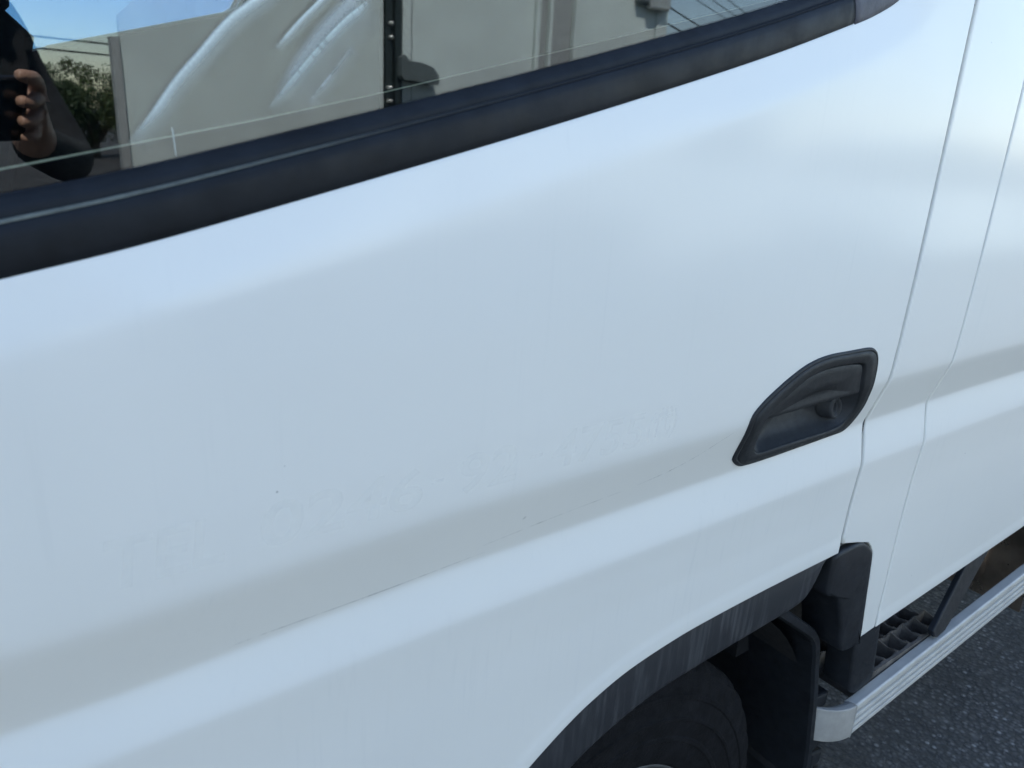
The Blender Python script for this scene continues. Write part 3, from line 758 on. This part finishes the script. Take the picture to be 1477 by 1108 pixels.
# far side: lower wall, window and pillars (its sill line shows through the glass)
part(prism('far_side_panel', [(-.58, .64), (2.05, .64), (2.05, 2.03), (.72, 2.03), (.69, 1.66), (.665, 1.615), (.64, 1.600), (.281, 1.495), (-.2, 1.35), (-.3, 1.21), (-.58, 1.20)], 1.66, 1.69, 'paint', None))
part(prism('far_trim', [(-.56, .70), (2.03, .70), (2.03, 2.0), (.725, 2.0), (.695, 1.66), (.668, 1.610), (.64, 1.594), (.281, 1.489), (-.2, 1.344), (-.3, 1.20), (-.56, 1.19)], 1.60, 1.658, 'trimdark', None))
part(tube('far_sill_bead', [(.24, 1.597, 1.479), (.281, 1.597, 1.491), (.46, 1.597, 1.5435), (.64, 1.597, 1.5962), (.664, 1.597, 1.609), (.684, 1.597, 1.64), (.70, 1.597, 1.70)], .004, 'edge', None, 8))
part(prism('far_window', [(-.2, 1.34), (.30, 1.49), (.66, 1.60), (.70, 1.66), (.73, 2.02), (-.2, 2.02)], 1.670, 1.675, 'dark_glass'))
part(box('inner_door_trim', -.2, .98, .045, .07, .70, 1.20, 'trimdark'))
part(box('headliner', -.2, 2.03, .04, 1.64, 2.0, 2.018, 'trimdark'))
part(box('bulkhead', 1.05, 1.08, .06, 1.60, .70, 2.0, 'trimdark'))
SD = -.10
seat = part(prism('driver_seat', [(x+SD, z) for x, z in [(-.28, .98), (.08, .95), (.15, 1.02), (.26, 1.46), (.22, 1.50), (.12, 1.48), (.03, 1.10), (-.26, 1.08)]], 1.0, 1.46, 'seat', None, .03, 3))
o = prism('headrest', [(x+SD, z) for x, z in [(.14, 1.52), (.24, 1.51), (.27, 1.76), (.20, 1.80), (.14, 1.76)]], 1.10, 1.36, 'seat', None, .025, 3); o.parent = seat
seat2 = part(prism('passenger_seat', [(-.20, .98), (.42, .95), (.50, 1.02), (.60, 1.22), (.55, 1.26), (.45, 1.24), (.38, 1.10), (-.18, 1.06)], .22, .80, 'seat', None, .03, 3))
part(tube('steering_wheel', [(-.22+.10*math.cos(a)*.5, 1.23+.19*math.cos(a+1.57), 1.16+.19*math.sin(a+1.57)*.7) for a in np.linspace(0, 2*math.pi, 25)], .014, 'trimdark'))
# load bed behind the cab
part(box('load_bed', 2.12, 4.5, .0, 1.69, .72, .84, 'boxgrey', None, .01))
for (x0, x1, y0, y1) in ((2.12, 4.5, .0, .03), (2.12, 4.5, 1.66, 1.69), (4.47, 4.5, .03, 1.66)): part(box('bed_gate', x0, x1, y0, y1, .845, 1.22, 'paint', None, .006))
for (x, y) in ((WX, 1.42), (3.6, YO), (3.6, 1.42)):
    w2 = tyre.copy(); col.objects.link(w2); w2.location = (x-WX, y-YO, 0); part(w2)
    for c in (rim,):
        c2 = c.copy(); col.objects.link(c2); c2.parent = w2
for o in parts: adopt(o, truck)

# ------------------------------------------------------------------ white box truck parked across the way (seen mirrored in the window)
bt = thing('box_truck', 'white box truck with grey latch parked opposite, mirrored in the side window', 'truck', (2.1, -4.0, 0))
BY = -3.0; bp = []
def bpart(o): bp.append(o); return o
core = bpart(prism('body_core', [(.68, .92), (3.60, .92), (3.60, 2.75), (1.9, 2.75), (.68, 1.66)], BY-1.75, BY-.035, 'boxgrey'))
for v in core.data.vertices:                    # the nose of the box tapers in plan
    if v.co.x < 2.2 and v.co.y < BY-1: v.co.x += .42
pA = bpart(prism('side_panel', [(.655, .90), (1.783, .90), (1.783, 2.75), (1.95-.168, 2.75), (.655, 1.70)], BY-.030, BY, 'boxwhite', None, 0))
bpart(prism('side_panel', [(1.885, .90), (2.655, .90), (2.655, 2.75), (1.885, 2.75)], BY-.030, BY, 'boxwhite'))
bpart(prism('side_panel', [(2.955, .90), (3.54, .90), (3.54, 2.75), (2.955, 2.75)], BY-.030, BY, 'boxwhite'))
bpart(box('corner_post', .62, .652, BY-.04, BY+.012, .90, 1.62, 'boxgrey'))
bpart(box('corner_post', 3.545, 3.63, BY-.04, BY+.015, .90, 2.75, 'boxwhite', None, .006))
bpart(box('seal_strip', 1.790, 1.826, BY-.030, BY+.010, .90, 2.75, 'boxdark'))
bpart(box('seal_strip', 1.838, 1.872, BY-.030, BY+.016, .90, 2.75, 'boxdark'))
bpart(box('rib', 2.66, 2.685, BY-.030, BY+.022, .90, 2.75, 'boxwhite', None, .004))
bpart(box('rib', 2.69, 2.75, BY-.030, BY-.012, .90, 2.75, 'boxgrey'))
bpart(box('rib', 2.755, 2.775, BY-.030, BY+.012, .90, 2.75, 'boxwhite', None, .004))
bpart(box('rib', 2.785, 2.915, BY-.030, BY-.008, .90, 2.75, 'boxgrey'))
bpart(box('rib', 2.92, 2.95, BY-.030, BY+.022, .90, 2.75, 'boxwhite', None, .004))
bpart(box('shut_line', 1.930, 1.934, BY+.0005, BY+.001, .90, 2.75, 'boxdark'))
la = bpart(prism('latch', [(1.845, 1.655), (1.862, 1.668), (1.885, 1.645), (1.96, 1.640), (2.015, 1.625), (2.045, 1.592), (2.048, 1.550), (2.000, 1.545), (1.96, 1.553), (1.90, 1.560), (1.862, 1.556), (1.845, 1.575)], BY+.018, BY+.070, 'steel', None, .006))
for z in (1.52, 1.74, 1.80, 1.46, 1.40): o = tube('latch_rivet', [(1.80+.012*(z > 1.6), BY+.008, z), (1.815, BY+.03, z)], .010, 'bright', None, 8); bp.append(o)
bpart(box('hinge', 3.44, 3.60, BY+.016, BY+.060, 2.06, 2.20, 'bright', None, .01))
bpart(box('hinge_base', 3.36, 3.50, BY+.002, BY+.045, 2.08, 2.22, 'steel', None, .012))
bpart(box('chassis', .6, 5.0, BY-1.4, BY-.35, .62, .88, 'under'))
for x in (1.3, 4.55):
    for y in (BY-.22, BY-1.62):
        w2 = tyre.copy(); w2.name = 'wheel'; col.objects.link(w2); w2.location = (x-WX, y-YO, 0); bp.append(w2)
        c2 = rim.copy(); col.objects.link(c2); c2.parent = w2
cab2 = bpart(prism('cab', [(3.72, .55), (5.05, .55), (5.12, 1.0), (5.05, 1.18), (4.78, 1.82), (4.6, 1.88), (3.74, 1.88)], BY-1.68, BY-.08, 'boxwhite', None, .05, 3))
bpart(prism('cab_window', [(3.95, 1.20), (4.86, 1.20), (4.62, 1.72), (3.95, 1.72)], BY-.079, BY-.076, 'phone'))
bpart(box('cab_bumper', 4.9, 5.16, BY-1.66, BY-.1, .38, .6, 'black', None, .03))
for o in bp: adopt(o, bt)

# ------------------------------------------------------------------ white car added out of view for soft reflections in the rear panels
wc = thing('reflection_car', 'small white car added far along the yard for soft highlights in the rear panel paint', 'car', (9.6, -4.3, 0)); cp_ = []
cp_.append(prism('body', [(7.9, .30), (11.3, .30), (11.36, .60), (11.28, .86), (10.6, .95), (8.05, .98), (7.84, .9), (7.82, .55)], -5.0, -3.55, 'boxwhite', None, .06, 3))
cp_.append(prism('reflection_car_cabin', [(8.0, .98), (10.45, .95), (9.8, 1.44), (9.5, 1.50), (8.4, 1.50), (8.2, 1.45)], -4.9, -3.66, 'phone', None, .05, 3))
cp_.append(prism('reflection_car_roof', [(8.22, 1.46), (9.78, 1.46), (9.5, 1.53), (8.4, 1.53)], -4.87, -3.69, 'boxwhite', None, .02, 2))
for x in (8.5, 10.7):
    for y in (-3.75, -4.98):
        w2 = tyre.copy(); w2.name = 'wheel'; col.objects.link(w2); w2.scale = (.8, .8, .8); w2.location = (x-WX*.8, y-YO*.8, -.001); cp_.append(w2)
        c2 = rim.copy(); col.objects.link(c2); c2.parent = w2
for y in (-3.8, -4.75): cp_.append(box('headlight', 11.30, 11.37, y-.13, y+.13, .66, .80, 'bright', None, .02))
for o in cp_:
    adopt(o, wc)

# ------------------------------------------------------------------ trees, poles and cables behind the camera
def tree(x, y, h, rad, mat, label, seed):
    r_ = np.random.default_rng(seed)
    t = thing('broadleaf_tree', label, 'tree', (x, y, 0), 'trees along the far edge of the yard')
    vs, fs = [], []
    def limb(a, b, ra, rb):
        a, b = Vector(a), Vector(b); d = (b-a).normalized(); u = d.orthogonal().normalized(); v_ = d.cross(u); s = len(vs)
        for p, q in ((a, ra), (b, rb)):
            for k in range(7): an_ = k*6.2832/7; vs.append(p+(u*math.cos(an_)+v_*math.sin(an_))*q)
        for k in range(7): fs.append((s+k, s+(k+1) % 7, s+7+(k+1) % 7, s+7+k))
    th = h*.18; limb((0, 0, 0), (.05, 0, th), .16, .11); tips = []
    for k in range(7):
        a = k*.9+r_.uniform(-.3, .3); e = r_.uniform(.5, 1.1); L = rad*r_.uniform(.55, .9)
        tip = (L*math.cos(a)*math.cos(e)+.05, L*math.sin(a)*math.cos(e), th+L*math.sin(e)*1.2); limb((.05, 0, th-.15), tip, .07, .02); tips.append(tip)
    mesh('trunk', vs, fs, 'bark', t, True)
    vs, fs = [], []
    cl = [(tx*r_.uniform(.7, 1.25), ty*r_.uniform(.7, 1.25), tz+r_.uniform(-.3, .8)*rad*.5) for tx, ty, tz in tips for q in range(4)]+[(r_.normal(0, .35)*rad, r_.normal(0, .35)*rad, h*.15+r_.uniform(0, .75)*h) for q in range(16)]
    for cx, cy, cz in cl:
        cr = rad*r_.uniform(.18, .34)
        for q in range(330):
            d = r_.normal(size=3); d /= np.linalg.norm(d); p = np.array([cx, cy, min(cz, h)])+d*cr*r_.uniform(.5, 1.1)
            a, b = r_.normal(size=3), r_.normal(size=3); a /= np.linalg.norm(a); b -= a*(a@b); b /= np.linalg.norm(b); s = r_.uniform(.022, .05)
            k = len(vs); vs += [p-a*s, p+b*s*.5, p+a*s, p-b*s*.5]; fs.append((k, k+1, k+2, k+3))
    mesh('crown', vs, fs, mat, t)
    return t
TR = [(2.7, -24, 2.35, 1.2, 'leaf_a', 'dark round tree, leftmost in the window reflection'),
      (3.8, -25, 2.65, 1.1, 'leaf_b', 'olive bushy tree reflected beside the box truck edge'),
      (5.6, -26, 3.2, 1.6, 'leaf_a', 'taller dark tree hidden mostly behind the box truck'),
      (15.0, -27, 3.2, 1.7, 'leaf_b', 'olive tree standing beyond the box truck cab'),
      (-1.2, -24, 3.0, 1.6, 'leaf_a', 'dark tree behind the photographer'),
      (-7.5, -25, 3.6, 1.9, 'leaf_b', 'olive tree towards the front end of the yard'),
      (24.0, -22, 3.6, 1.9, 'leaf_a', 'dark tree furthest towards the rear of the yard')]
for i, (x, y, h, rad, mt, lb) in enumerate(TR): tree(x, y, h, rad, mt, lb, 100+i)
def pole(x, y, h, label):
    t = thing('utility_pole', label, 'pole', (x, y, 0), 'poles carrying the cables')
    tube('pole_shaft', [(0, 0, 0), (0, 0, h)], [.16, .10], 'conc', t, 14); o = from_bm('cross_arm', box_bm(-.9, .9, -.05, .05, h-.55, h-.45), 'boxgrey', t); o.rotation_euler.z = R(64)
    for k in (-.8, -.3, .3, .8):
        a = R(64); tube('insulator', [(k*math.cos(a), k*math.sin(a), h-.45), (k*math.cos(a), k*math.sin(a), h-.30)], [.045, .03], 'boxwhite', t, 8)
    return t
def cable(p, q, sag, r_, label):
    p, q = Vector(p), Vector(q); pts = [p.lerp(q, k/24)-Vector((0, 0, sag*4*(k/24)*(1-k/24))) for k in range(25)]
    o = tube('overhead_cable', pts, r_, 'wire', None, 6); tag(o, label, 'cable', 'overhead cables in the window reflection'); return o
pole(12, -17, 8.6, 'concrete utility pole nearer to the box truck')
pole(52, -37, 8.6, 'concrete utility pole far behind, towards the rear')
lbl = ['topmost overhead cable crossing the blue sky reflection', 'second overhead cable from the top in the sky reflection', 'third overhead cable from the top in the sky reflection', 'fourth overhead cable from the top in the sky reflection', 'lowest thick overhead cable in the sky reflection']
for i, (dz, off, r_) in enumerate([(8.3, -.7, .020), (8.3, .0, .020), (8.3, .7, .020), (6.9, .1, .030), (6.3, .1, .035)]):
    cable((12+off*.45, -17+off*.9, dz), (52+off*.45, -37+off*.9, dz), .7, r_, lbl[i])
for z, lb in ((4.95, 'lower of two thin cables above the reflected trees'), (5.7, 'upper of two thin cables above the reflected trees')):
    cable((-30, -62, z+.4), (60, -70, z), .2, .07, lb)
# ------------------------------------------------------------------ the photographer (seen mirrored at the window's edge) and the phone
ph = Matrix.Identity(4)
for i in range(3): ph[i][0] = RIGHT[i]; ph[i][1] = UP[i]; ph[i][2] = BACK[i]; ph[i][3] = CAM[i]
bm = box_bm(-.025, .133, -.056, .020, .008, .0165, .004, 3); bmesh.ops.transform(bm, matrix=ph, verts=bm.verts[:])
tag(from_bm('smartphone', bm, 'phone'), 'black smartphone held up by the photographer', 'phone')
def loc_(r, u, b): return CAM+RIGHT*r+UP*u+BACK*b
J = []; Rr = []; Ed = []
def jv(p, r_, parent=None, ry=None):
    J.append(Vector(p)); Rr.append((r_, ry or r_)); k = len(J)-1
    if parent is not None: Ed.append((parent, k))
    return k
B0 = Vector((-.03, -1.02, 0)); Fw = Vector((.61, .79, 0)); Rt = Vector((.79, -.61, 0)); Z = Vector((0, 0, 1))
HS = 1.12                                       # a tall figure: the phone is held at chest height
def bp_(r, f, z): return B0+Rt*r*1.05+Fw*f*1.05+Z*z*HS
pel = jv(bp_(0, 0, .90), .145, None, .115); wst = jv(bp_(0, 0, 1.05), .130, pel, .10); chs = jv(bp_(0, -.01, 1.24), .142, wst, .105); nb = jv(bp_(0, -.01, 1.375), .095, chs, .075)
nk = jv(bp_(0, .015, 1.455), .052, nb); h1 = jv(bp_(0, .05, 1.53), .068, nk, .078); h2 = jv(bp_(0, .055, 1.60), .076, h1, .092); h3 = jv(bp_(0, .045, 1.665), .060, h2, .075)
for s in (-1, 1):
    cv = jv(bp_(.085*s, -.01, 1.372), .060, nb); sh = jv(bp_(.168*s, -.01, 1.345), .056, cv); ua = jv(bp_(.195*s, .02, 1.24), .050, sh)
    el = jv(bp_((.20 if s > 0 else .235)*s, .10 if s > 0 else .03, 1.13), .044, ua)
    if s > 0:
        q = .093
        wr = jv(loc_(.105+q, -.085, .065), .030, el)
        pm = jv(loc_(.068+q, -.030, .030), .026, wr, .018)
        for r0, u0, (r1, u1, b1), (r2, u2, b2), (r3, u3, b3) in [
            (.058, .006, (.052, .016, .016), (.034, .022, .001), (.014, .026, .000)),
            (.058, -.010, (.054, -.006, .012), (.036, -.006, -.001), (.016, -.004, -.001)),
            (.058, -.024, (.055, -.026, .012), (.038, -.028, -.001), (.020, -.028, -.001)),
            (.058, -.040, (.055, -.045, .014), (.040, -.048, .000), (.026, -.049, .000))]:
            k0 = jv(loc_(r0+.008+q, u0, .026), .0105, pm); k1 = jv(loc_(r1+q, u1, b1), .0092, k0); k2 = jv(loc_(r2+q, u2, b2), .0085, k1); jv(loc_(r3+q, u3, b3), .0070, k2)
        t0 = jv(loc_(.058+q, -.040, .040), .012, pm); t1 = jv(loc_(.036+q, -.020, .034), .0098, t0); jv(loc_(.014+q, -.008, .026), .0080, t1)
    else:
        wr = jv(bp_(-.26, .12, .885), .030, el); pm = jv(bp_(-.262, .135, .81), .034, wr, .018)
        for k, (f_, L) in enumerate(((.17, .075), (.150, .085), (.130, .080), (.110, .065))):
            k0 = jv(bp_(-.262, f_, .772), .0105, pm); k1 = jv(bp_(-.258, f_+.006, .772-L*.45), .0092, k0); k2 = jv(bp_(-.248, f_+.008, .772-L*.8), .0085, k1); jv(bp_(-.236, f_+.006, .772-L), .0070, k2)
        t0 = jv(bp_(-.245, .175, .82), .012, pm); t1 = jv(bp_(-.235, .20, .785), .0098, t0); jv(bp_(-.23, .205, .755), .0080, t1)
    hp = jv(bp_(.095*s, 0, .86), .092, pel); kn = jv(bp_(.11*s, .03, .49), .060, hp); ank = jv(bp_(.125*s, -.01, .095), .042, kn); jv(bp_(.135*s, .13, .04), .036, ank)
me = bpy.data.meshes.new('person'); me.from_pydata([tuple(v) for v in J], Ed, []); me.update()
po = bpy.data.objects.new('person_tmp', me); col.objects.link(po)
sk = po.modifiers.new('skin', 'SKIN'); sk.use_smooth_shade = True; sk.branch_smoothing = .4
if not me.skin_vertices:
    bpy.context.view_layer.objects.active = po; po.select_set(True); bpy.ops.mesh.customdata_skin_add()
for i, sv in enumerate(me.skin_vertices[0].data): sv.radius = Rr[i]; sv.use_root = (i == 0)
sb = po.modifiers.new('sub', 'SUBSURF'); sb.levels = 2; sb.render_levels = 2
bpy.context.view_layer.update()
bm_ = bpy.data.meshes.new_from_object(po.evaluated_get(bpy.context.evaluated_depsgraph_get())); bpy.data.objects.remove(po)
bm_.name = 'person'; bm_.materials.clear()
for k in ('cloth', 'skin', 'trouser', 'black'): bm_.materials.append(MAT[k])
hands = [loc_(.153, -.02, .02), bp_(-.255, .14, .77)]
for p in bm_.polygons:
    c = p.center; p.use_smooth = True
    if c.z > 1.43*HS and (c-Vector(bp_(0, .03, c.z/HS))).length < .14 or min((c-h_).length for h_ in hands) < .082: p.material_index = 1
    elif c.z < .09: p.material_index = 3
    elif c.z < .93*HS: p.material_index = 2
person = bpy.data.objects.new('person', bm_); col.objects.link(person)
tag(person, 'person in dark clothes holding up a phone, mirrored at the window edge', 'person')
hv = bmesh.new(); bmesh.ops.create_icosphere(hv, subdivisions=4, radius=1)
hc = bp_(0, .030, 1.635)
for v in list(hv.verts):
    n_ = v.co.copy(); v.co = hc+Rt*n_.x*.088+Fw*n_.y*.105+Z*n_.z*.092*(1+.04*math.sin(9*n_.x+5*n_.y))
bmesh.ops.delete(hv, geom=[v for v in hv.verts if ((v.co-hc).dot(Fw) > .035 and v.co.z < 1.665*HS) or v.co.z < 1.55*HS], context='VERTS')
o = from_bm('hair', hv, 'hair', None, True); o.parent = person
for s in (-1, 1):
    e = bmesh.new(); bmesh.ops.create_icosphere(e, subdivisions=2, radius=.012); bmesh.ops.translate(e, verts=e.verts[:], vec=bp_(.031*s, .132, 1.588)); o = from_bm('eye', e, 'white_eye', None, True); o.parent = person
    e = bmesh.new(); bmesh.ops.create_icosphere(e, subdivisions=2, radius=1)
    for v in e.verts: v.co = bp_(.080*s, .045, 1.58)+Rt*v.co.x*.010+Fw*v.co.y*.018+Z*v.co.z*.030
    o = from_bm('ear', e, 'skin', None, True); o.parent = person
e = bmesh.new(); bmesh.ops.create_cone(e, segments=12, radius1=.016, radius2=.005, depth=.05, cap_ends=True)
for v in e.verts: v.co = bp_(v.co.x, .148-v.co.y*.3-v.co.z*.25, 1.565+v.co.z)
o = from_bm('nose', e, 'skin', None, True); o.parent = person
